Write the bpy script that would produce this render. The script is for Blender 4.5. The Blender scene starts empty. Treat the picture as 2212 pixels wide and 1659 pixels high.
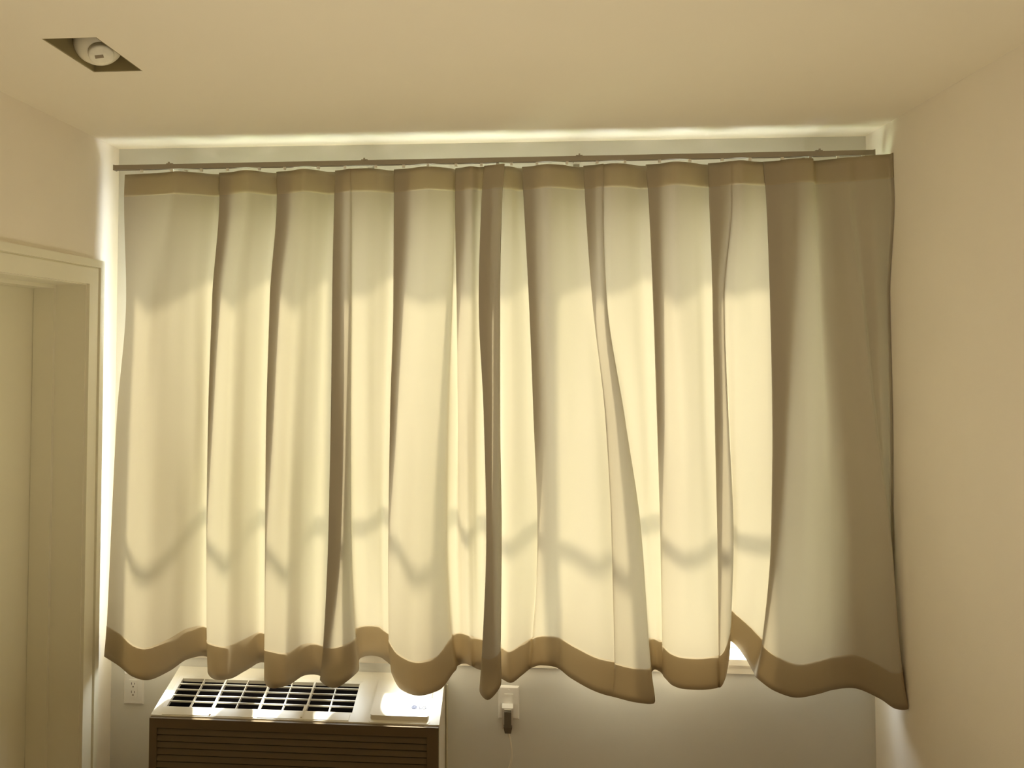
import bpy, bmesh, math, random
import numpy as np
from mathutils import Vector, Matrix, noise

random.seed(7)
SC = bpy.context.scene
COL = SC.collection

# ------------------------------------------------------------------ camera
FPX = 1661.0; PPX, PPY = 995.923, 682.438; IW, IH = 2212.0, 1659.0
CAM = Vector((1.6018, -2.9981, 1.82)); YAW, PITCH, ROLL = -.0695, .033, .0007
sy, cy_ = math.sin(YAW), math.cos(YAW); sp, cp = math.sin(PITCH), math.cos(PITCH); sr, cr = math.sin(ROLL), math.cos(ROLL)
FW = Vector((sy*cp, cy_*cp, sp)); r0 = Vector((cy_, -sy, 0)); u0 = r0.cross(FW)
RT = cr*r0 + sr*u0; UP = -sr*r0 + cr*u0
cam = bpy.data.cameras.new('camera'); camo = bpy.data.objects.new('camera', cam); COL.objects.link(camo)
cam.sensor_fit = 'HORIZONTAL'; cam.sensor_width = 36.0; cam.lens = FPX/IW*36.0
cam.shift_x = (IW/2-PPX)/IW; cam.shift_y = (PPY-IH/2)/IW
cam.clip_start = .02
m = Matrix((RT, UP, -FW)).transposed().to_4x4(); m.translation = CAM
camo.matrix_world = m
SC.camera = camo

def ray(x, y): return FW + RT*((x-PPX)/FPX) - UP*((y-PPY)/FPX)
def at(x, y, d):            # point of the room at distance d in front of the window wall
    v = ray(x, y); t = (-d-CAM.y)/v.y; return CAM + v*t

# ------------------------------------------------------------------ light
SC.view_settings.view_transform = 'Standard'; SC.view_settings.look = 'None'
SC.view_settings.gamma = 1; SC.view_settings.use_curve_mapping = False
SC.view_settings.exposure = 0.0
SC.cycles.use_denoising = True
SC.cycles.max_bounces = 14; SC.cycles.diffuse_bounces = 9; SC.cycles.transmission_bounces = 10; SC.cycles.transparent_max_bounces = 12
SC.cycles.sample_clamp_indirect = 8.0

W = bpy.data.worlds.new('sky'); SC.world = W; W.use_nodes = True
bg = W.node_tree.nodes['Background']; bg.inputs[0].default_value = (.86, .93, 1.0, 1); bg.inputs[1].default_value = 12.5

sun = bpy.data.lights.new('sun', 'SUN'); suno = bpy.data.objects.new('sun', sun); COL.objects.link(suno)
sun.energy = 25.0; sun.angle = math.radians(5.0); sun.color = (1.0, .97, .88)
SUN_DIR = Vector((-.24, -.62, -.78)).normalized()     # the way the light travels
suno.rotation_euler = SUN_DIR.to_track_quat('-Z', 'Y').to_euler()

portal = bpy.data.lights.new('window_daylight_portal', 'AREA'); po = bpy.data.objects.new('window_daylight_portal', portal); COL.objects.link(po)
portal.shape = 'RECTANGLE'; portal.size = 2.50; portal.size_y = 1.80; portal.cycles.is_portal = True
po.location = (1.425, .15, 1.48); po.rotation_euler = (math.radians(-90), 0, 0)

up = bpy.data.lights.new('added_fill_light', 'AREA'); uo = bpy.data.objects.new('added_fill_light', up); COL.objects.link(uo)
up.shape = 'DISK'; up.size = .45; up.energy = 17; up.color = (1.0, .87, .64); uo.location = (1.5, -1.95, .50); uo.rotation_euler = (math.pi, 0, 0)  # unseen fill light added below the view to brighten ceiling and walls

# ------------------------------------------------------------------ materials
def mat(name, col, rough=.6, noise_amt=0.0, scale=30, bump=0.0, bscale=300, spec=.3, metal=0):
    m = bpy.data.materials.new(name); m.use_nodes = True
    nt = m.node_tree; b = nt.nodes['Principled BSDF']
    b.inputs['Base Color'].default_value = (*col, 1); b.inputs['Roughness'].default_value = rough
    b.inputs['Specular IOR Level'].default_value = spec; b.inputs['Metallic'].default_value = metal
    tc = nt.nodes.new('ShaderNodeTexCoord')
    if noise_amt:
        n = nt.nodes.new('ShaderNodeTexNoise'); n.inputs['Scale'].default_value = scale; n.inputs['Detail'].default_value = 4
        nt.links.new(tc.outputs['Object'], n.inputs['Vector'])
        r = nt.nodes.new('ShaderNodeValToRGB')
        r.color_ramp.elements[0].position = .3; r.color_ramp.elements[1].position = .7
        r.color_ramp.elements[0].color = (*[c*(1-noise_amt) for c in col], 1)
        r.color_ramp.elements[1].color = (*[min(1, c*(1+noise_amt)) for c in col], 1)
        nt.links.new(n.outputs['Fac'], r.inputs[0]); nt.links.new(r.outputs[0], b.inputs['Base Color'])
    if bump:
        n2 = nt.nodes.new('ShaderNodeTexNoise'); n2.inputs['Scale'].default_value = bscale; n2.inputs['Detail'].default_value = 3
        nt.links.new(tc.outputs['Object'], n2.inputs['Vector'])
        bp = nt.nodes.new('ShaderNodeBump'); bp.inputs['Strength'].default_value = bump; bp.inputs['Distance'].default_value = .002
        nt.links.new(n2.outputs['Fac'], bp.inputs['Height']); nt.links.new(bp.outputs[0], b.inputs['Normal'])
    return m

def fabric(name, refl, trans, fac):
    m = bpy.data.materials.new(name); m.use_nodes = True; nt = m.node_tree
    nt.nodes.remove(nt.nodes['Principled BSDF']); out = nt.nodes['Material Output']
    tc = nt.nodes.new('ShaderNodeTexCoord')
    mp = nt.nodes.new('ShaderNodeMapping'); mp.inputs['Scale'].default_value = (900, 900, 250)
    n = nt.nodes.new('ShaderNodeTexNoise'); n.inputs['Scale'].default_value = 1.0; n.inputs['Detail'].default_value = 2
    nt.links.new(tc.outputs['Object'], mp.inputs[0]); nt.links.new(mp.outputs[0], n.inputs['Vector'])
    r = nt.nodes.new('ShaderNodeValToRGB'); r.color_ramp.elements[0].position = .25; r.color_ramp.elements[1].position = .75
    r.color_ramp.elements[0].color = (*[c*.94 for c in trans], 1); r.color_ramp.elements[1].color = (*trans, 1)
    nt.links.new(n.outputs['Fac'], r.inputs[0])
    d = nt.nodes.new('ShaderNodeBsdfDiffuse'); d.inputs[0].default_value = (*refl, 1)
    t = nt.nodes.new('ShaderNodeBsdfTranslucent'); nt.links.new(r.outputs[0], t.inputs[0])
    mx = nt.nodes.new('ShaderNodeMixShader'); mx.inputs[0].default_value = fac
    nt.links.new(d.outputs[0], mx.inputs[1]); nt.links.new(t.outputs[0], mx.inputs[2]); nt.links.new(mx.outputs[0], out.inputs[0])
    return m

M_wall = mat('painted_wall', (.87, .81, .71), .75, .015, 3, .12, 260)
M_winwall = mat('grey_white_wall', (.74, .73, .68), .75, .015, 3, .12, 260)
M_ceil = mat('painted_ceiling', (.88, .82, .69), .85, .012, 2, .1, 220)
M_floor = mat('wood_floor', (.22, .15, .09), .5, .1, 6)
M_back = mat('far_wall', (.25, .21, .16), .8, .05, 3)
M_trim = mat('gloss_trim_paint', (.83, .80, .66), .38, .01, 5, spec=.4)
M_door = mat('door_paint', (.80, .77, .62), .45, .01, 4)
M_rail = mat('curtain_rail_enamel', (.36, .32, .25), .4, .02, 8)
M_glider = mat('glider_plastic', (.86, .84, .74), .4)
M_fab = fabric('cream_curtain_fabric', (.45, .405, .325), (.60, .49, .30), .12)
M_hem = fabric('cream_curtain_hem', (.44, .37, .26), (.62, .50, .31), .19)
M_head = fabric('cream_curtain_heading', (.48, .42, .31), (.74, .62, .38), .24)
M_ac = mat('warm_white_plastic', (.78, .74, .64), .36, .01, 10, spec=.5)
M_acd = mat('shaded_front_plastic', (.15, .11, .06), .42, .02, 10, spec=.4)  # shade on the white unit's front is put into this dark colour
M_black = mat('dark_duct', (.012, .008, .010), .7)
M_logo = mat('logo_print', (.02, .02, .04), .4)
M_logo2 = mat('logo_disc_print', (.020, .023, .055), .4)
M_logo3 = mat('logo_mark_print', (.05, .055, .10), .4)
M_plate = mat('outlet_plastic', (.86, .84, .80), .3, spec=.5)
M_slot = mat('outlet_slot', (.05, .03, .02), .7)
M_plug = mat('grey_plug', (.16, .14, .11), .35)
M_cord = mat('cord_plastic', (.80, .76, .66), .4)
M_frame = mat('window_frame_metal', (.62, .62, .60), .4, spec=.5)
M_sill = mat('sill_paint', (.80, .74, .62), .4)
M_housing = mat('light_housing', (.30, .25, .13), .6)
M_lamp = mat('lamp_glass', (.82, .78, .64), .35, .03, 40)
M_lampdisc = mat('lamp_disc', (.9, .87, .74), .4, .04, 60)
M_label = mat('lamp_label', (.32, .26, .18), .6)
M_lawn = mat('bright_terrace', (.66, .68, .72), .9, .15, 2)
M_bounce = mat('green_bounce_colour', (.50, .58, .36), .7, .25, 9)  # green chosen to tint the daylight bounced onto the left curtain

M_glass = bpy.data.materials.new('window_glass'); M_glass.use_nodes = True
nt = M_glass.node_tree; nt.nodes.remove(nt.nodes['Principled BSDF'])
tr = nt.nodes.new('ShaderNodeBsdfTransparent'); tr.inputs[0].default_value = (.93, .95, .94, 1)
gl = nt.nodes.new('ShaderNodeBsdfGlossy'); gl.inputs['Roughness'].default_value = .02
lw = nt.nodes.new('ShaderNodeLayerWeight'); lw.inputs[0].default_value = .5
pw = nt.nodes.new('ShaderNodeMath'); pw.operation = 'POWER'; pw.inputs[1].default_value = 5; nt.links.new(lw.outputs['Facing'], pw.inputs[0])
fr = nt.nodes.new('ShaderNodeMath'); fr.operation = 'MULTIPLY_ADD'; fr.inputs[1].default_value = .9; fr.inputs[2].default_value = .05; nt.links.new(pw.outputs[0], fr.inputs[0])
mx = nt.nodes.new('ShaderNodeMixShader'); nt.links.new(fr.outputs[0], mx.inputs[0]); nt.links.new(tr.outputs[0], mx.inputs[1]); nt.links.new(gl.outputs[0], mx.inputs[2])
nt.links.new(mx.outputs[0], nt.nodes['Material Output'].inputs[0])

# ------------------------------------------------------------------ helpers
def link(name, bm, m, parent=None, smooth=False, bevel=0, seg=2):
    if bevel:
        bmesh.ops.bevel(bm, geom=[e for e in bm.edges if len(e.link_faces) == 2 and e.calc_face_angle(0) > .5], offset=bevel, segments=seg, profile=.5, affect='EDGES')
    me = bpy.data.meshes.new(name); bmesh.ops.recalc_face_normals(bm, faces=bm.faces); bm.to_mesh(me); bm.free()
    if smooth or bevel:
        for p in me.polygons: p.use_smooth = True
        if bevel: me.set_sharp_from_angle(angle=math.radians(50))
    me.materials.append(m)
    o = bpy.data.objects.new(name, me); COL.objects.link(o)
    if parent: o.parent = parent
    return o
def box(bm, x0, x1, y0, y1, z0, z1):
    vs = [bm.verts.new((x, y, z)) for x in (x0, x1) for y in (y0, y1) for z in (z0, z1)]
    for f in ((0, 1, 3, 2), (4, 6, 7, 5), (0, 4, 5, 1), (2, 3, 7, 6), (0, 2, 6, 4), (1, 5, 7, 3)): bm.faces.new([vs[i] for i in f])
def hexa(bm, p):   # 8 points: bottom loop 4, top loop 4
    vs = [bm.verts.new(q) for q in p]
    for f in ((3, 2, 1, 0), (4, 5, 6, 7), (0, 1, 5, 4), (1, 2, 6, 5), (2, 3, 7, 6), (3, 0, 4, 7)): bm.faces.new([vs[i] for i in f])
def prism(bm, pts, off):
    a = [bm.verts.new(p) for p in pts]; b = [bm.verts.new(Vector(p)+Vector(off)) for p in pts]
    n = len(a); bm.faces.new(a); bm.faces.new(b[::-1])
    for i in range(n): bm.faces.new((a[i], b[i], b[(i+1) % n], a[(i+1) % n]))
def tube(bm, pts, r, n=10):
    rings = []
    for i, p in enumerate(pts):
        t = (Vector(pts[min(i+1, len(pts)-1)])-Vector(pts[max(i-1, 0)])).normalized()
        a = t.orthogonal().normalized() if abs(t.z) < .9 else Vector((1, 0, 0)); a = (a - t*a.dot(t)).normalized(); b = t.cross(a)
        rr = r[i] if isinstance(r, (list, tuple)) else r
        rings.append([bm.verts.new(Vector(p)+a*rr*math.cos(k*2*math.pi/n)+b*rr*math.sin(k*2*math.pi/n)) for k in range(n)])
    for i in range(len(rings)-1):
        for k in range(n): bm.faces.new((rings[i][k], rings[i][(k+1) % n], rings[i+1][(k+1) % n], rings[i+1][k]))
    bm.faces.new(rings[0][::-1]); bm.faces.new(rings[-1])
def lathe(bm, prof, org, axis, n=32):      # prof: (distance along the axis, radius)
    axis = Vector(axis).normalized(); a = axis.orthogonal().normalized(); b = axis.cross(a); rings = []
    for h, r in prof:
        rings.append([bm.verts.new(Vector(org)+axis*h+(a*math.cos(k*2*math.pi/n)+b*math.sin(k*2*math.pi/n))*max(r, 1e-4)) for k in range(n)])
    for i in range(len(rings)-1):
        for k in range(n): bm.faces.new((rings[i][k], rings[i][(k+1) % n], rings[i+1][(k+1) % n], rings[i+1][k]))
    bm.faces.new(rings[0][::-1]); bm.faces.new(rings[-1])
def empty(name, loc, label, cat, group=None):
    o = bpy.data.objects.new(name, None); COL.objects.link(o); o.location = loc
    o['label'] = label; o['category'] = cat
    if group: o['group'] = group
    return o
def part(name, bm, m, root, **k):    # a part whose mesh was written in room coordinates
    o = link(name, bm, m, root, **k); loc = Vector(root.location)
    if root.parent: loc = loc + Vector(root.parent.location)
    o.data.transform(Matrix.Translation(-loc)); return o
def struct(name, bm, m, label=None, **k):
    o = link(name, bm, m, **k); o['kind'] = 'structure'
    if label: o['label'] = label
    return o
NB = bmesh.new

# ------------------------------------------------------------------ room shell
RW, RH, RD = 2.934, 2.60, 5.2
OX0, OX1, OZ0, OZ1 = .17, 2.68, .615, 2.35          # window opening
AX0, AX1 = .30, 1.315                                # sleeve of the air conditioner goes through the wall
bm = NB()
for b in ((-.3, OX0, 0, .17, 0, RH), (OX1, RW+.3, 0, .17, 0, RH), (OX0, OX1, 0, .17, 0, OZ0), (OX0, OX1, 0, .17, OZ1, RH)): box(bm, *b)
struct('wall_back', bm, M_winwall, 'pale grey wall around the curtained window')
DY0, DY1, DZ = -.22, -1.02, 2.035
bm = NB()
for b in ((-.26, 0, DY0, 0, 0, RH), (-.26, 0, DY1, DY0, DZ, RH), (-.26, 0, -RD, DY1, 0, RH)): box(bm, *b)
struct('wall_left', bm, M_wall, 'cream painted wall around the door')
bm = NB(); box(bm, RW, RW+.2, -RD, 0, 0, RH); struct('wall_right', bm, M_wall, 'bare cream painted wall')
bm = NB(); box(bm, -.3, RW+.3, -RD-.2, -RD, 0, RH); struct('wall_front', bm, M_back)
bm = NB(); box(bm, -.5, RW+.3, -RD-.2, .17, -.2, 0); struct('floor', bm, M_floor)
LX0, LX1, LY0, LY1 = .384, .531, -1.117, -.869       # cut-out of the recessed light
bm = NB()
for b in ((-.3, LX0, -RD-.2, .17, RH, RH+.2), (LX1, RW+.3, -RD-.2, .17, RH, RH+.2), (LX0, LX1, -RD-.2, LY0, RH, RH+.2), (LX0, LX1, LY1, .17, RH, RH+.2)): box(bm, *b)
struct('ceiling', bm, M_ceil, 'smooth tan cream ceiling')

# window: frame, bars, panes, sill
bm = NB(); fy0, fy1 = .09, .14; fw = .045
for b in ((OX0, OX0+fw, OZ0, OZ1), (OX1-fw, OX1, OZ0, OZ1), (OX0+fw, OX1-fw, OZ0, OZ0+fw), (OX0+fw, OX1-fw, OZ1-fw, OZ1)): box(bm, b[0], b[1], fy0, fy1, b[2], b[3])
win = struct('window_1', bm, M_frame, 'metal framed window hidden behind the curtains')
MX = (.98, 1.82); TZ = 1.34
for x in MX:
    bm = NB(); box(bm, x-.025, x+.025, .09, .135, OZ0+fw, OZ1-fw); link('mullion', bm, M_frame, win)
xs = (OX0+fw, MX[0]-.025, MX[0]+.025, MX[1]-.025, MX[1]+.025, OX1-fw)
for k in range(3):
    bm = NB(); box(bm, xs[2*k], xs[2*k+1], .095, .13, TZ-.014, TZ+.014); link('transom', bm, M_frame, win)
    for z0, z1 in ((OZ0+fw, TZ-.014), (TZ+.014, OZ1-fw)):
        bm = NB(); vs = [bm.verts.new(p) for p in ((xs[2*k], .112, z0), (xs[2*k+1], .112, z0), (xs[2*k+1], .112, z1), (xs[2*k], .112, z1))]
        bm.faces.new(vs); link('pane', bm, M_glass, win)
bm = NB(); box(bm, .10, 2.79, -.026, .0, .612, .634); box(bm, OX0, OX1, 0, .09, .615, .634); box(bm, .115, 2.775, -.020, 0, .603, .612); box(bm, .12, 2.77, -.014, 0, .577, .603)
struct('trim_1', bm, M_sill, 'cream window sill board with a moulded apron', bevel=.002)

# ------------------------------------------------------------------ outside the window
bm = NB(); box(bm, 1.5, 11, .6, 16, -.5, -.42); struct('ground', bm, M_lawn)
bm = NB(); box(bm, -8, 1.5, .6, 16, -.5, -.42); struct('green_bounce_slab', bm, M_bounce)  # unseen slab added so its bounce tints the left curtain green

# ------------------------------------------------------------------ door in the left wall
bm = NB()
for o_, th, w0, w1 in ((0, .011, .0, .060), (0, .007, .060, .066), (0, .017, .066, .094)):
    # upright beside the window, then head
    box(bm, 0, th, DY0+w0, DY0+w1, 0, DZ+w1)
    box(bm, 0, th, DY1-w1, DY0+w0, DZ+w0, DZ+w1)
    box(bm, 0, th, DY1-w1, DY1-w0, 0, DZ+w0)
struct('trim_2', bm, M_trim, 'cream moulded casing around the door', bevel=.0015)
bm = NB()
box(bm, -.255, -.001, DY0-.004, DY0+.0, 0, DZ); box(bm, -.255, -.001, DY1, DY0-.004, DZ-.004, DZ); box(bm, -.255, -.001, DY1, DY1+.004, 0, DZ-.004)
box(bm, -.196, -.118, DY0-.018, DY0-.004, 0, DZ-.004); box(bm, -.196, -.118, DY1+.018, DY0-.018, DZ-.018, DZ-.004); box(bm, -.196, -.118, DY1+.004, DY1+.018, 0, DZ-.004)
struct('trim_3', bm, M_trim, 'cream door jamb with a stop strip', bevel=.0015)
bm = NB(); box(bm, -.240, -.198, DY1+.008, DY0-.009, .008, DZ-.008)
door = struct('door_1', bm, M_door, 'plain cream flush door set back in its frame', bevel=.002)
bm = NB(); lathe(bm, [(0, .028), (.006, .028), (.008, .012), (.035, .012), (.038, .026), (.055, .029), (.068, .022), (.072, .004)], (-.198, DY1+.075, 1.0), (1, 0, 0), 20)
link('door_knob', bm, M_rail, door, smooth=True)

# ------------------------------------------------------------------ recessed ceiling light
lt = empty('recessed_light', (.4575, -.993, RH), 'small square light recessed in the ceiling, near the door', 'light')
bm = NB(); g = .0015; zt = RH+.13
box(bm, LX0+.0005, LX0+.004, LY0+.0005, LY1-.0005, RH+.001, zt); box(bm, LX1-.004, LX1-.0005, LY0+.0005, LY1-.0005, RH+.001, zt)
box(bm, LX0+.004, LX1-.004, LY0+.0005, LY0+.004, RH+.001, zt); box(bm, LX0+.004, LX1-.004, LY1-.004, LY1-.0005, RH+.001, zt)
box(bm, LX0+.0005, LX1-.0005, LY0+.0005, LY1-.0005, zt, zt+.004)
part('housing', bm, M_housing, lt)
def atz(x, y, z): v = ray(x, y); return CAM+v*((z-CAM.z)/v.z)
AXL = Vector((.38, -.42, -.86)).normalized(); fc = atz(219, 119, RH+.010); OL = fc-AXL*.060+Vector((-.006, .004, .002))
bm = NB(); lathe(bm, [(-.05, .030), (-.03, .045), (-.01, .057), (.006, .062), (.018, .063), (.030, .060), (.042, .052), (.050, .041), (.056, .026), (.058, .002)], OL, AXL, 48)
part('lamp_bowl', bm, M_lamp, lt, smooth=True)
bm = NB(); lathe(bm, [(-.010, .033), (0, .033), (.003, .030), (.0045, .022), (.005, .002)], fc, AXL, 32)
part('lamp_disc', bm, M_lampdisc, lt, smooth=True)
bm = NB(); a = Vector((1, .25, 0)); a = (a-AXL*a.dot(AXL)).normalized(); b = AXL.cross(a); c = fc+AXL*.0046-a*.006
prism(bm, [c+a*.011+b*.005, c-a*.011+b*.005, c-a*.011-b*.005, c+a*.011-b*.005], AXL*.0014)
part('label_sticker', bm, M_label, lt)

# ------------------------------------------------------------------ curtains
def pchip(xk, yk, xq):      # monotone cubic through the keys
    xk = np.asarray(xk, float); yk = np.asarray(yk, float); h = np.diff(xk); dl = np.diff(yk)/h; mm = np.zeros(len(xk))
    for i in range(1, len(xk)-1):
        if dl[i-1]*dl[i] > 0: mm[i] = 2/(1/dl[i-1]+1/dl[i])
    mm[0] = dl[0]; mm[-1] = dl[-1]
    i = np.clip(np.searchsorted(xk, xq)-1, 0, len(h)-1); t = (xq-xk[i])/h[i]
    return (2*t**3-3*t**2+1)*yk[i]+(t**3-2*t**2+t)*h[i]*mm[i]+(-2*t**3+3*t**2)*yk[i+1]+(t**3-t**2)*h[i]*mm[i+1]
def ztop(x): return 2.472+.0045*x
HEAD = .088; HEM = .118; SUB = 7
NH, NBODY, NE = 4, 74, 5
def cr_spline(P, k):          # centripetal Catmull-Rom through rows of P (n,2); returns ((n-1)*k+1,2)
    n = len(P); E = np.vstack([2*P[0]-P[1], P, 2*P[-1]-P[-2]]); out = []
    for i in range(n-1):
        p0, p1, p2, p3 = E[i:i+4]
        t1 = max(np.linalg.norm(p1-p0), 1e-5)**.5; t2 = t1+max(np.linalg.norm(p2-p1), 1e-5)**.5; t3 = t2+max(np.linalg.norm(p3-p2), 1e-5)**.5
        for q in range(k):
            t = t1+(t2-t1)*q/k
            a1 = p0*(t1-t)/t1+p1*t/t1; a2 = p1*(t2-t)/(t2-t1)+p2*(t-t1)/(t2-t1); a3 = p2*(t3-t)/(t3-t2)+p3*(t-t2)/(t3-t2)
            b1 = a1*(t2-t)/t2+a2*t/t2; b2 = a2*(t3-t)/(t3-t1)+a3*(t-t1)/(t3-t1)
            out.append(b1*(t2-t)/(t2-t1)+b2*(t-t1)/(t2-t1))
    out.append(P[-1]); return np.array(out)

# every line: where the fold line runs (seven heights from the top to the hem), how far it hangs in front of
# the wall (top, upper, lower, hem) and where the hem ends
LEFT = [
 ([270,268,272,252,240,230,225],(.10,.09,.09,.09),1418),
 ([300,298,294,280,268,260,255],(.11,.12,.13,.13),1437),
 ([350,345,325,308,297,288,290],(.12,.16,.19,.19),1463),
 ([378,372,345,333,323,313,320],(.14,.15,.20,.195),1469),
 ([395,390,385,380,372,362,365],(.135,.12,.15,.15),1450),
 ([430,430,420,420,410,405,405],(.11,.09,.09,.08),1424),
 ([465,465,450,445,442,438,437],(.08,.06,.05,.04),1417),
 ([508,507,484,468,460,456,456],(.07,.04,.03,.03),1424),
 ([473,474,458,449,446,447,449],(.10,.10,.12,.12),1452),
 ([500,500,476,465,462,460,466],(.14,.16,.18,.185),1468),
 ([530,530,505,498,492,488,498],(.14,.15,.17,.17),1466),
 ([555,555,540,532,528,526,530],(.12,.10,.10,.10),1449),
 ([590,590,575,568,564,562,562],(.08,.06,.05,.04),1431),
 ([635,635,612,598,588,583,582],(.07,.04,.03,.03),1436),
 ([597,598,583,576,573,571,571],(.10,.10,.13,.14),1470),
 ([625,625,605,594,588,585,588],(.14,.16,.2,.21),1487),
 ([655,655,640,630,622,618,620],(.14,.15,.19,.19),1481),
 ([680,680,670,663,655,652,655],(.12,.11,.11,.10),1460),
 ([712,712,700,692,685,680,678],(.08,.06,.07,.07),1457),
 ([752,752,751,750,745,715,692],(.08,.09,.10,.065),1460),
 ([724,722,717,714,709,697,692],(.10,.11,.12,.12),1470),
 ([740,740,735,734,732,726,725],(.125,.13,.15,.205),1486),
 ([756,757,757,757,758,766,772],(.128,.128,.135,.15),1452),
 ([758,760,760,759,760,770,778],(.125,.11,.08,.05),1422),
 ([790,790,790,790,790,795,800],(.13,.11,.07,.03),1416),
 ([820,820,815,812,815,820,820],(.11,.08,.05,.03),1419),
 ([848,848,842,834,828,830,834],(.08,.05,.04,.04),1428),
 ([893,893,878,862,850,846,846],(.06,.035,.03,.04),1438),
 ([851,851,850,842,838,840,846],(.10,.10,.10,.12),1454),
 ([880,880,870,862,860,860,866],(.14,.13,.15,.19),1489),
 ([920,920,918,903,898,898,905],(.14,.14,.18,.22),1503),
 ([955,955,945,940,938,940,948],(.12,.13,.17,.18),1491),
 ([975,976,974,966,963,972,982],(.10,.12,.14,.12),1450),
 ([984,986,978,970,967,979,990],(.08,.07,.05,.04),1437),
 ([1015,1015,1000,990,986,992,998],(.06,.045,.04,.03),1434),
 ([984,983,986,990,996,1002,1008],(.10,.10,.08,.05),1434),
 ([1000,1002,1004,1007,1010,1014,1018],(.14,.13,.10,.06),1438),
 ([1018,1019,1018,1018,1022,1025,1025],(.13,.12,.08,.05),1442),
 ([1035,1033,1030,1030,1032,1035,1034],(.11,.09,.06,.05),1446),
 ([1055,1053,1047,1045,1047,1047,1049],(.12,.08,.06,.055),1450),
 ([1072,1073,1072,1070,1068,1068,1068],(.11,.08,.07,.08),1458),
 ([1045,1040,1034,1045,1050,1040,1036],(.13,.13,.16,.18),1490),
 ([1062,1060,1050,1058,1060,1054,1053],(.15,.17,.21,.24),1512),
 ([1088,1084,1077,1076,1079,1078,1080],(.16,.17,.18,.19),1484),
 ([1089,1085,1080,1080,1083,1082,1083],(.15,.145,.13,.14),1456),
]
RIGHT = [
 ([1082,1081,1078,1078,1077,1076,1077],(.115,.115,.105,.095),1462),
 ([1094,1092,1087,1089,1087,1085,1085],(.12,.12,.115,.095),1467),
 ([1105,1105,1103,1105,1102,1099,1103],(.11,.12,.12,.11),1475),
 ([1122,1122,1135,1140,1135,1128,1128],(.08,.08,.09,.08),1458),
 ([1168,1171,1175,1180,1170,1148,1143],(.06,.04,.04,.05),1446),
 ([1128,1131,1142,1152,1161,1155,1149],(.10,.10,.09,.055),1442),
 ([1150,1152,1160,1168,1178,1175,1168],(.13,.13,.12,.05),1437),
 ([1180,1182,1185,1195,1205,1204,1200],(.14,.13,.12,.06),1441),
 ([1215,1215,1220,1235,1240,1240,1235],(.12,.11,.13,.13),1466),
 ([1250,1250,1260,1280,1290,1290,1285],(.08,.09,.15,.18),1493),
 ([1300,1300,1293,1318,1328,1330,1320],(.06,.05,.12,.19),1504),
 ([1261,1264,1280,1308,1322,1328,1328],(.10,.11,.15,.195),1506),
 ([1285,1284,1298,1330,1355,1368,1372],(.13,.15,.185,.22),1517),
 ([1303,1302,1312,1349,1384,1405,1413],(.13,.14,.17,.21),1519),
 ([1304,1304,1309,1343,1378,1398,1404],(.12,.11,.10,.10),1462),
 ([1320,1320,1322,1350,1382,1404,1412],(.13,.11,.06,.05),1447),
 ([1350,1350,1360,1380,1395,1412,1418],(.12,.09,.055,.045),1447),
 ([1385,1385,1395,1405,1410,1420,1424],(.08,.06,.05,.05),1450),
 ([1440,1440,1438,1438,1434,1430,1430],(.06,.04,.04,.05),1455),
 ([1396,1401,1411,1420,1427,1432,1436],(.10,.10,.09,.075),1464),
 ([1425,1425,1432,1440,1446,1450,1452],(.13,.13,.12,.09),1480),
 ([1455,1455,1460,1475,1480,1476,1475],(.14,.14,.14,.10),1488),
 ([1490,1490,1500,1508,1512,1514,1515],(.12,.11,.13,.10),1490),
 ([1525,1525,1525,1528,1536,1543,1545],(.08,.08,.11,.09),1487),
 ([1577,1578,1561,1564,1562,1556,1553],(.06,.05,.065,.075),1485),
 ([1530,1532,1540,1545,1550,1553,1556],(.10,.10,.12,.085),1484),
 ([1555,1556,1552,1560,1568,1566,1565],(.13,.14,.145,.095),1470),
 ([1578,1579,1563,1572,1583,1578,1575],(.13,.13,.13,.08),1425),
 ([1583,1583,1566,1574,1583,1579,1577],(.13,.11,.07,.048),1385),
 ([1600,1600,1590,1590,1596,1590,1590],(.14,.12,.09,.05),1394),
 ([1635,1635,1635,1638,1638,1622,1612],(.11,.10,.10,.08),1424),
 ([1708,1711,1708,1698,1680,1645,1628],(.08,.07,.085,.10),1452),
 ([1650,1655,1663,1669,1667,1645,1634],(.11,.12,.125,.125),1464),
 ([1680,1683,1690,1700,1700,1682,1672],(.14,.15,.15,.14),1492),
 ([1712,1713,1730,1742,1738,1725,1720],(.15,.15,.15,.15),1507),
 ([1756,1758,1764,1775,1775,1770,1768],(.145,.13,.14,.14),1499),
 ([1758,1763,1773,1790,1800,1800,1800],(.11,.10,.13,.12),1490),
 ([1785,1790,1805,1820,1835,1845,1848],(.12,.12,.13,.125),1487),
 ([1810,1815,1835,1855,1882,1897,1902],(.14,.16,.18,.18),1510),
 ([1824,1828,1850,1874,1905,1927,1934],(.15,.17,.2,.23),1531),
 ([1834,1836,1862,1888,1922,1950,1962],(.155,.175,.21,.25),1531),
 ([1850,1850,1868,1892,1922,1948,1958],(.155,.155,.18,.215),1512),
 ([1885,1885,1890,1905,1916,1938,1946],(.18,.175,.165,.18),1500),
 ([1924,1926,1917,1923,1925,1933,1936],(.215,.21,.185,.165),1494),
]
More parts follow.
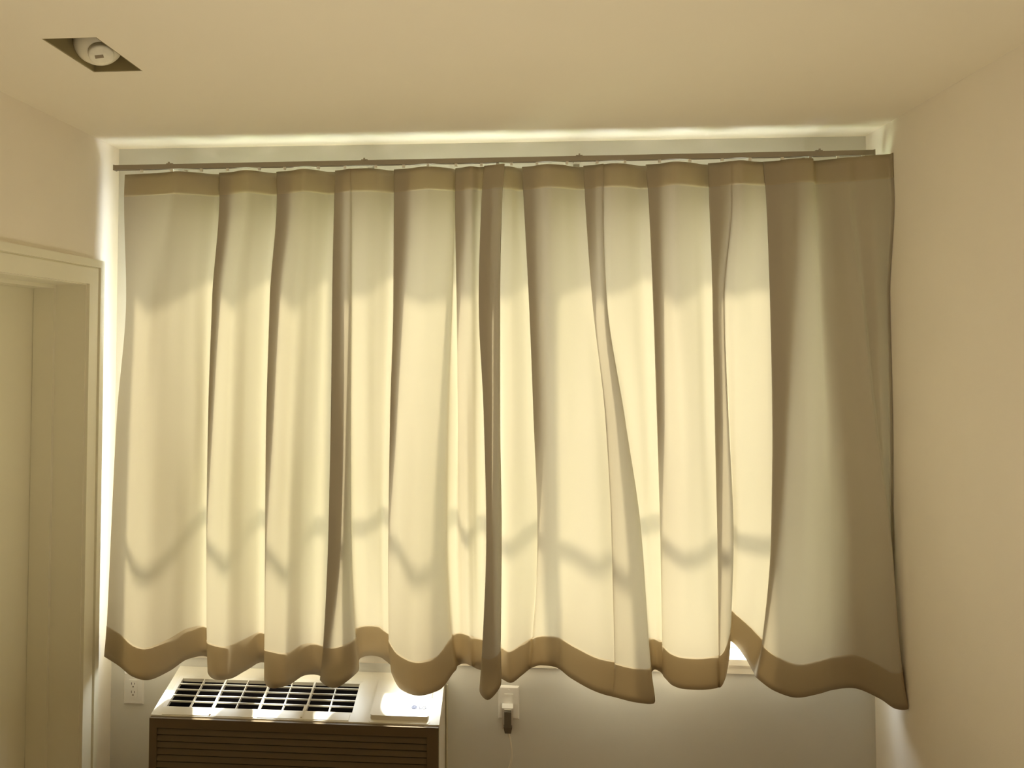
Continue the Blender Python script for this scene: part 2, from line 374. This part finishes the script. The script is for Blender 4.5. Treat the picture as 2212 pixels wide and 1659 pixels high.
def curtain(cols, label, to_wall=False):
    nrow = NH+NBODY+NE+1; keys = []; zb = []
    YS = [[370, 430, 650, 900, 1150, yb-58, yb] for _, _, yb in cols]; XS = [list(c[0]) for c in cols]
    DD = [pchip([370, 650, 1150, c[2]], [max(q, .040) for q in c[1]], np.array(y, float)) for c, y in zip(cols, YS)]
    for i in range(len(cols)-3):        # where a pleat is folded over, its layers hang close together
        if XS[i][0]-XS[i+1][0] < 12: continue
        for k in range(6):
            o = XS[i][k]-XS[i+1][k]
            if o < 3: continue
            w = min(1, (o-3)/14); D = DD[i+1][k]-.009
            DD[i][k] += w*(D-DD[i][k]); DD[i+2][k] += w*(min(DD[i+2][k], D+.020)-DD[i+2][k])
    if to_wall:                         # the last edge hangs right against the wall
        for k in range(7):
            v = ray(XS[-1][k], YS[-1][k]); DD[-1][k] = -(CAM.y+v.y*(RW-.0015-CAM.x)/v.x)
    for xs_, ys, dd, yb in zip(XS, YS, DD, [c[2] for c in cols]):
        P = [at(x, y, d) for x, y, d in zip(xs_, ys, dd)]
        keys.append(P); zb.append(P[-1].z)
    if to_wall:                         # its edge curls a little into the room
        keys.append([p+Vector((.001, -.020, 0)) for p in keys[-1]]); zb.append(zb[-1])
    nk = len(keys); grid = np.zeros((nrow, nk, 3))
    for j, P in enumerate(keys):
        b = zb[j]; zt = ztop(P[0].x)
        z = np.concatenate([np.linspace(zt, zt-HEAD, NH+1)[:-1], np.linspace(zt-HEAD, b+HEM, NBODY+1)[:-1], np.linspace(b+HEM, b, NE+1)])
        zk = [p.z for p in P][::-1]
        grid[:, j, 0] = np.minimum(pchip(zk, [p.x for p in P][::-1], z), RW-.0022); grid[:, j, 1] = pchip(zk, [p.y for p in P][::-1], z); grid[:, j, 2] = z
    rows = []
    for i in range(nrow):
        xy = cr_spline(grid[i, :, :2], SUB); u = np.arange(nk); uq = np.arange(len(xy))/SUB
        z = pchip(u, grid[i, :, 2], uq)
        rows.append(np.column_stack([xy, z]))
    G = np.array(rows)          # nrow, n, 3
    tang = np.gradient(G[:, :, :2], axis=1); ln = np.maximum(np.linalg.norm(tang, axis=2, keepdims=True), 1e-6); tang = tang/ln
    N = np.stack([-tang[:, :, 1], tang[:, :, 0]], axis=2)
    arc = np.concatenate([[0], np.cumsum(ln[nrow//2, 1:, 0])])
    for i in range(nrow):       # small wrinkles that run down the cloth
        f = math.sin(math.pi*min(1, max(0, (i-NH)/NBODY)))**.5
        for j in range(G.shape[1]):
            w = noise.noise(Vector((arc[j]*16, G[i, j, 2]*1.3, 3.7)))*.0035*f
            G[i, j, 0] += N[i, j, 0]*w; G[i, j, 1] += N[i, j, 1]*w
    G[:, :, 0] = np.minimum(G[:, :, 0], RW-.002)
    def mesh(name, A, m, parent=None):
        nr, nc = A.shape[:2]
        v = A.reshape(-1, 3); f = [(i*nc+j, i*nc+j+1, (i+1)*nc+j+1, (i+1)*nc+j) for i in range(nr-1) for j in range(nc-1)]
        me = bpy.data.meshes.new(name); me.from_pydata([tuple(p) for p in v], [], f); me.materials.append(m)
        for p in me.polygons: p.use_smooth = True
        o = bpy.data.objects.new(name, me); COL.objects.link(o); o.parent = parent; return o
    def off(A, B, t):
        C = A.copy(); C[:, :, 0] += B[:, :, 0]*t; C[:, :, 1] += B[:, :, 1]*t; C[:, :, 0] = np.minimum(C[:, :, 0], RW-.0008); return C
    root = mesh('curtain', G[NH:NH+NBODY+1], M_fab)
    root['label'] = label; root['category'] = 'curtain'; root['group'] = 'cream curtains'
    h = G[:NH+1]; hn = N[:NH+1]
    mesh('heading_band', np.concatenate([off(h, hn, -.0006)[::-1], off(h, hn, .0025)]), M_head, root)
    e = G[NH+NBODY:]; en = N[NH+NBODY:]
    mesh('hem', np.concatenate([off(e, en, -.0008), off(e, en, .003)[::-1]]), M_hem, root)
    return G
GL = curtain(LEFT, 'left cream pleated curtain panel, above the air conditioner')
GR = curtain(RIGHT, 'right cream pleated curtain panel, reaching the bare right wall', True)

# curtain rail with its gliders
rl = empty('curtain_rail', (1.478, -.13, 2.50), 'slim taupe curtain rail under the ceiling, right across the window', 'curtain rail')
def ztilt(x): return 2.488+(x-.056)*.0043
bm = NB()
for y0, y1, z0, z1 in ((-.141, -.119, .006, .013), (-.141, -.138, -.005, .006), (-.122, -.119, -.005, .006), (-.138, -.133, -.005, -.003), (-.127, -.122, -.005, -.003)):
    a, b = .056, 2.900
    hexa(bm, [(a, y0, ztilt(a)+z0), (b, y0, ztilt(b)+z0), (b, y1, ztilt(b)+z0), (a, y1, ztilt(a)+z0), (a, y0, ztilt(a)+z1), (b, y0, ztilt(b)+z1), (b, y1, ztilt(b)+z1), (a, y1, ztilt(a)+z1)])
part('rail', bm, M_rail, rl)
for x in (.052, 2.904):
    bm = NB(); s = -1 if x < 1 else 1; box(bm, min(x, x+s*-.004), max(x, x+s*-.004), -.1425, -.1175, ztilt(x)-.0065, ztilt(x)+.0145); part('end_cap', bm, M_rail, rl)
for px in (368, 788, 1251, 1768):       # wall brackets whose clips show above the rail
    p = at(px, 345, .13); bm = NB(); x = p.x; zr = ztilt(x)
    box(bm, x-.012, x+.012, -.140, -.003, zr+.0135, zr+.0165); box(bm, x-.012, x+.012, -.003, -.0005, zr-.008, zr+.03); box(bm, x-.003, x+.003, -.1445, -.1405, zr+.010, zr+.021)
    part('bracket', bm, M_rail, rl)
for px in (306, 372, 435, 492, 560, 615, 688, 745, 812, 872, 925, 985, 1040, 1075, 1105, 1160, 1225, 1290, 1350, 1425, 1490, 1560, 1620, 1690, 1750, 1810, 1865):
    p = at(px, 365, .13); zr = ztilt(p.x); bm = NB()
    box(bm, p.x-.005, p.x+.005, -.1335, -.1265, ztop(p.x)+.0005, zr+.004); box(bm, p.x-.008, p.x+.008, -.1375, -.1225, zr-.002, zr+.003)
    part('glider', bm, M_glider, rl)

# ------------------------------------------------------------------ air conditioner
X0, X1, D0, Z0, SL = .282, 1.334, .26, .460, .30
ac = empty('air_conditioner', (.808, -.13, 0), 'white through-wall air conditioner with its louvred front coloured dark for shade, under the left curtain', 'air conditioner')
def S(x, d, h=0): return Vector((x, -d, Z0+SL*(D0-d)+h))       # a point on the sloping top
def on(px, py, h=0):
    v = ray(px, py); t = -(CAM.z-Z0-h-SL*(D0+CAM.y))/(v.z-SL*v.y); p = CAM+v*t; return p.x, -p.y
def slab(bm, x0, x1, d0, d1, h0, h1):
    hexa(bm, [S(x0, d1, h0), S(x1, d1, h0), S(x1, d0, h0), S(x0, d0, h0), S(x0, d1, h1), S(x1, d1, h1), S(x1, d0, h1), S(x0, d0, h1)])
gx0 = (on(397, 1459)[0]+on(363, 1520)[0])/2; gx1 = (on(776, 1479)[0]+on(760, 1540)[0])/2
gd0 = (on(397, 1459)[1]+on(776, 1479)[1])/2; gd1 = (on(363, 1520)[1]+on(760, 1540)[1])/2
print('grille', gx0, gx1, gd0, gd1)
gd0 = max(gd0, .012)
FD = D0-.014        # the cabinet ends here, the front panel stands before it
bm = NB()            # top plate around the grille opening, then sides and bottom
slab(bm, X0+.012, gx0-.012, .002, FD, -.006, 0); slab(bm, gx1+.012, X1-.012, .002, FD, -.006, 0)
slab(bm, gx0-.012, gx1+.012, gd1+.008, FD, -.006, 0); slab(bm, gx0-.012, gx1+.012, .002, gd0-.008, -.006, 0)
part('top_cover', bm, M_ac, ac)
bm = NB()            # bevelled surround that drops into the grille
def ringbevel(bm, x0, x1, d0, d1, w, h0, h1, w2=None):
    w2 = w2 or w
    o = [S(x0-w, d0-w2, h0), S(x1+w, d0-w2, h0), S(x1+w, d1+w2, h0), S(x0-w, d1+w2, h0)]; i = [S(x0, d0, h1), S(x1, d0, h1), S(x1, d1, h1), S(x0, d1, h1)]
    lo = [p-Vector((0, 0, .012)) for p in i]
    O = [bm.verts.new(p) for p in o]; I = [bm.verts.new(p) for p in i]; L = [bm.verts.new(p) for p in lo]
    for k in range(4):
        bm.faces.new((O[k], O[(k+1) % 4], I[(k+1) % 4], I[k])); bm.faces.new((I[k], I[(k+1) % 4], L[(k+1) % 4], L[k]))
ringbevel(bm, gx0, gx1, gd0, gd1, .012, 0, -.004, .008)
part('grille_surround', bm, M_ac, ac)
bm = NB()
for xa, xb in ((X0, X0+.012), (X1-.012, X1)):
    prism(bm, [(xa, -.001, .02), (xa, -FD, .02), (xa, -FD, Z0+SL*.014+.0005), (xa, -.001, Z0+SL*D0)], (xb-xa, 0, 0))
box(bm, X0+.012, X1-.012, -FD, -.001, .02, .03)
part('cabinet', bm, M_ac, ac, bevel=.003)
bm = NB()            # dark pan under the grille
a = [S(gx0-.008, gd0-.006, -.016), S(gx1+.008, gd0-.006, -.016), S(gx1+.008, gd1+.006, -.016), S(gx0-.008, gd1+.006, -.016)]
A = [bm.verts.new(p) for p in a]; B = [bm.verts.new(Vector((p.x, p.y, .30))) for p in a]
for k in range(4): bm.faces.new((A[k], A[(k+1) % 4], B[(k+1) % 4], B[k]))
bm.faces.new(B[::-1]); part('air_duct', bm, M_black, ac)
# grille bars
nrow_ = 5
for k in range(1, nrow_):
    d = gd0+(gd1-gd0)*k/nrow_+.002*(k-2.5)*.3
    bm = NB(); hexa(bm, [S(gx0, d+.0005, -.009), S(gx1, d+.0005, -.009), S(gx1, d-.001, -.009), S(gx0, d-.001, -.009), S(gx0, d+.0018, -.003), S(gx1, d+.0018, -.003), S(gx1, d-.0014, -.003), S(gx0, d-.0014, -.003)])
    part('slat', bm, M_ac, ac)
for k in range(1, 8):
    x = gx0+(gx1-gx0)*k/8; w = .0015 if k % 2 else .0032
    bm = NB(); slab(bm, x-w, x+w, gd0, gd1, -.016, -.004 if k % 2 else -.002); part('divider', bm, M_ac, ac)
# filter covers before the grille
for xa, xb in ((gx0+.002, (gx0+gx1)/2-.006), ((gx0+gx1)/2+.008, gx1-.004)):
    bm = NB(); slab(bm, xa, xb, gd1+.012, gd1+.044, 0, .0018); part('filter_cover', bm, M_ac, ac, bevel=.0012)
for f in (.26, .745):
    bm = NB(); x = gx0+(gx1-gx0)*f; slab(bm, x-.003, x+.003, gd1-.012, gd1+.040, .0018, .006); part('latch', bm, M_ac, ac, bevel=.001)
# control lid with its lettering
c1, c2, c3 = on(817, 1471), on(801, 1545, .017), on(926, 1549, .017)
lx0, lx1, ld0, ld1 = (c1[0]+c2[0])/2, c3[0], c1[1], (c2[1]+c3[1])/2
print('lid', c1, c2, c3)
def rrect(x0, x1, d0, d1, r, h, rb=None):
    pts = []
    for cx, cd, a0, rr in ((x1-r, d1-r, 0, r), (x0+r, d1-r, 90, r), (x0+.002, d0+.002, 180, .002), (x1-.002, d0+.002, 270, .002)):
        for q in range(5):
            a = math.radians(a0+q*22.5); pts.append(S(cx+rr*math.cos(a), cd+rr*math.sin(a), h))
    return pts
def lh(d): return .003+.014*(d-ld0)/(ld1-ld0)
lo_ = rrect(lx0, lx1, ld0, ld1, .010, .0005); bm = NB()
A = [bm.verts.new(p) for p in lo_]; B = [bm.verts.new((p.x, p.y, p.z+lh(-p.y))) for p in lo_]; n_ = len(A)
bm.faces.new(A); bm.faces.new(B[::-1])
for i_ in range(n_): bm.faces.new((A[i_], B[i_], B[(i_+1) % n_], A[(i_+1) % n_]))
lid = part('control_lid', bm, M_ac, ac, bevel=.0008)
bm = NB(); prism(bm, rrect(lx0-.004, lx1+.004, ld1-.020, ld1+.012, .012, .0002), (0, 0, .0012)); part('lid_recess_rim', bm, M_ac, ac, bevel=.0005)
def sub(name, bm, m):
    o = link(name, bm, m, lid); o.data.transform(Matrix.Translation(-Vector(ac.location))); return o
KS = .014/(ld1-ld0)
def T(x, d, h=0): return S(x, d, .0009+lh(d)+h)
def tslab(bm, x0, x1, d0, d1, h0, h1):
    hexa(bm, [T(x0, d1, h0), T(x1, d1, h0), T(x1, d0, h0), T(x0, d0, h0), T(x0, d1, h1), T(x1, d1, h1), T(x1, d0, h1), T(x0, d0, h1)])
def arc(bm, cx, cd, r0, r1, a0, a1, h, n=14):
    for k in range(n):
        p, q = math.radians(a0+(a1-a0)*k/n), math.radians(a0+(a1-a0)*(k+1)/n)
        prism(bm, [T(cx+r*math.cos(a), cd-r*math.sin(a), h) for r, a in ((r0, p), (r1, p), (r1, q), (r0, q))], (0, 0, .0004))
ex, ed = on(895, 1528, .014)
bm = NB(); prism(bm, [T(ex+.0105*math.cos(a*math.pi/12), ed+.0105*math.sin(a*math.pi/12)) for a in range(24)], (0, 0, .0005)); sub('emblem_disc', bm, M_logo2)
bm = NB()          # light marks on the disc
arc(bm, ex, ed, .0072, .0084, 90, 360, .0005, 18)
tslab(bm, ex+.0025, ex+.0084, ed-.0006, ed+.0006, .0005, .0009)
tslab(bm, ex-.0008, ex+.0006, ed-.005, ed+.004, .0005, .0009); tslab(bm, ex-.0008, ex+.003, ed+.003, ed+.0042, .0005, .0009)
arc(bm, ex-.0038, ed-.0032, .0002, .0012, 0, 360, .0005, 8)
sub('emblem_marks', bm, M_logo3)
lx, ldd = on(907, 1529, .014); hh = .0078
bm = NB(); tslab(bm, lx-.0026, lx+.0006, ldd-hh, ldd+hh, 0, .0005); tslab(bm, lx+.0006, lx+.0085, ldd+hh-.0026, ldd+hh, 0, .0005); sub('letter', bm, M_logo)
gx, gdd = on(916.5, 1529.3, .014)
bm = NB(); arc(bm, gx, gdd, .0060, .0084, 50, 360, 0, 18); tslab(bm, gx+.0008, gx+.0084, gdd-.0008, gdd+.0014, 0, .0005); sub('letter', bm, M_logo)
# front panel with louvres
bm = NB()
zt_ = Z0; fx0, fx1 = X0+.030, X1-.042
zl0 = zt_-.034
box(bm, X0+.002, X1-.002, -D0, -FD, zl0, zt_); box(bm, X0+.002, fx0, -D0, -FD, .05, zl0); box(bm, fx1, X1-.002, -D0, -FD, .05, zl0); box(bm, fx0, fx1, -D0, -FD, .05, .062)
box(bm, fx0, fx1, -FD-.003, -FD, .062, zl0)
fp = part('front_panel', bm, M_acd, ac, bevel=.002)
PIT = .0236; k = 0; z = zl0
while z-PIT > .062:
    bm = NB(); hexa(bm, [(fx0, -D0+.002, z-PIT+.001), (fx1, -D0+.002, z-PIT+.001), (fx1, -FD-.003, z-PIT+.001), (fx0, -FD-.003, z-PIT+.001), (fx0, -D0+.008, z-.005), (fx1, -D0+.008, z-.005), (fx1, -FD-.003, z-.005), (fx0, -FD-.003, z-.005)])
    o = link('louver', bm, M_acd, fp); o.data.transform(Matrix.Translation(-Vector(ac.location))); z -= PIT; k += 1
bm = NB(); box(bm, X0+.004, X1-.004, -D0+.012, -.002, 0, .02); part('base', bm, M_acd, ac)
bm = NB(); p = at(968, 1600, 0); box(bm, p.x-.004, p.x-.0005, -.012, -.001, .02, .50); box(bm, X1+.001, p.x-.004, -.003, -.001, .02, .50); part('wall_sleeve', bm, M_trim, ac)

# ------------------------------------------------------------------ outlets
def plate(x0, x1, z0, z1, root):
    bm = NB(); b = .006
    hexa(bm, [(x0, 0, z0), (x1, 0, z0), (x1, 0, z1), (x0, 0, z1), (x0, -.002, z0), (x1, -.002, z0), (x1, -.002, z1), (x0, -.002, z1)])
    hexa(bm, [(x0, -.002, z0), (x1, -.002, z0), (x1, -.002, z1), (x0, -.002, z1), (x0+b, -.007, z0+b), (x1-b, -.007, z0+b), (x1-b, -.007, z1-b), (x0+b, -.007, z1-b)])
    part('face_plate', bm, M_plate, root)
    for z in (z1-.014, z0+.014):
        bm = NB(); lathe(bm, [(0, .0028), (.0012, .0024)], ((x0+x1)/2, -.007, z), (0, -1, 0), 12); part('screw', bm, M_plate, root)
def recept(x, z, root, cov=False):
    bm = NB(); box(bm, x-.0165, x+.0165, -.0095, -.007, z-.0335, z+.0335); r = part('receptacle', bm, M_plate, root, bevel=.001)
    for dz in ((.016, -.016) if not cov else ()):
        bm = NB()
        box(bm, x-.0075, x-.0055, -.0099, -.0094, z+dz-.001, z+dz+.008); box(bm, x+.0055, x+.0075, -.0099, -.0094, z+dz, z+dz+.007)
        lathe(bm, [(0, .0026), (.0005, .0026)], (x, -.0094, z+dz-.0085), (0, -1, 0), 12)
        o = link('slots', bm, M_slot, r); o.data.transform(Matrix.Translation(-Vector(root.location)))
ol = empty('wall_outlet', (.0955, 0, .447), 'white double wall outlet with empty sockets, left of the air conditioner', 'outlet')
plate(.055, .136, .384, .510, ol); recept(.0955, .447, ol)
orr = empty('wall_outlet', (1.5775, 0, .4395), 'white wall outlet with a plug in it, right of the air conditioner', 'outlet')
plate(1.537, 1.618, .377, .502, orr); recept(1.5775, .4395, orr, True)
pg = empty('power_plug', (1.576, -.010, .42), 'white and dark grey power plug in the outlet, its cord hanging down', 'plug')
bm = NB(); px_ = 1.573
prism(bm, [(px_-.021, -.0100, .438), (px_-.021, -.034, .443), (px_-.021, -.044, .436), (px_-.021, -.042, .375), (px_-.021, -.030, .352), (px_-.021, -.0100, .365)], (.042, 0, 0))
part('plug_body', bm, M_plate, pg, bevel=.004, seg=3)
bm = NB()
hexa(bm, [(px_-.010, -.0425, .428), (px_+.013, -.0425, .428), (px_+.013, -.0445, .428), (px_-.010, -.0445, .428), (px_-.011, -.0425, .431), (px_+.014, -.0425, .431), (px_+.014, -.047, .431), (px_-.011, -.047, .431)])
part('plug_ridge', bm, M_plate, pg)
bm = NB(); box(bm, px_-.012, px_+.014, -.056, -.040, .372, .427)
vs = [v for v in bm.verts if v.co.z < .4]
hexa(bm, [(px_-.010, -.050, .345), (px_+.013, -.050, .345), (px_+.013, -.034, .345), (px_-.010, -.034, .345), (px_-.0155, -.057, .372), (px_+.0175, -.057, .372), (px_+.0175, -.036, .372), (px_-.0155, -.036, .372)])
part('plug_grip', bm, M_plug, pg, bevel=.002)
pts = []
base = [(1096, 1573), (1098, 1583), (1102, 1598), (1104.5, 1615), (1105.5, 1635), (1103, 1650), (1099, 1662)]
kk = [at(x, y, .040) for x, y in base] + [Vector((1.578, -.045, .19)), Vector((1.565, -.05, .09)), Vector((1.54, -.07, .012)), Vector((1.48, -.12, .006)), Vector((1.40, -.20, .006))]
P2 = np.array([list(p) for p in kk]); tt = np.arange(len(kk)); tq = np.linspace(0, len(kk)-1, 60)
pts = [Vector((float(a), float(b), float(c))) for a, b, c in zip(pchip(tt, P2[:, 0], tq), pchip(tt, P2[:, 1], tq), pchip(tt, P2[:, 2], tq))]
bm = NB(); tube(bm, pts, [.0052 if i < 4 else .0036 for i in range(len(pts))], 10); part('cord', bm, M_cord, pg, smooth=True)
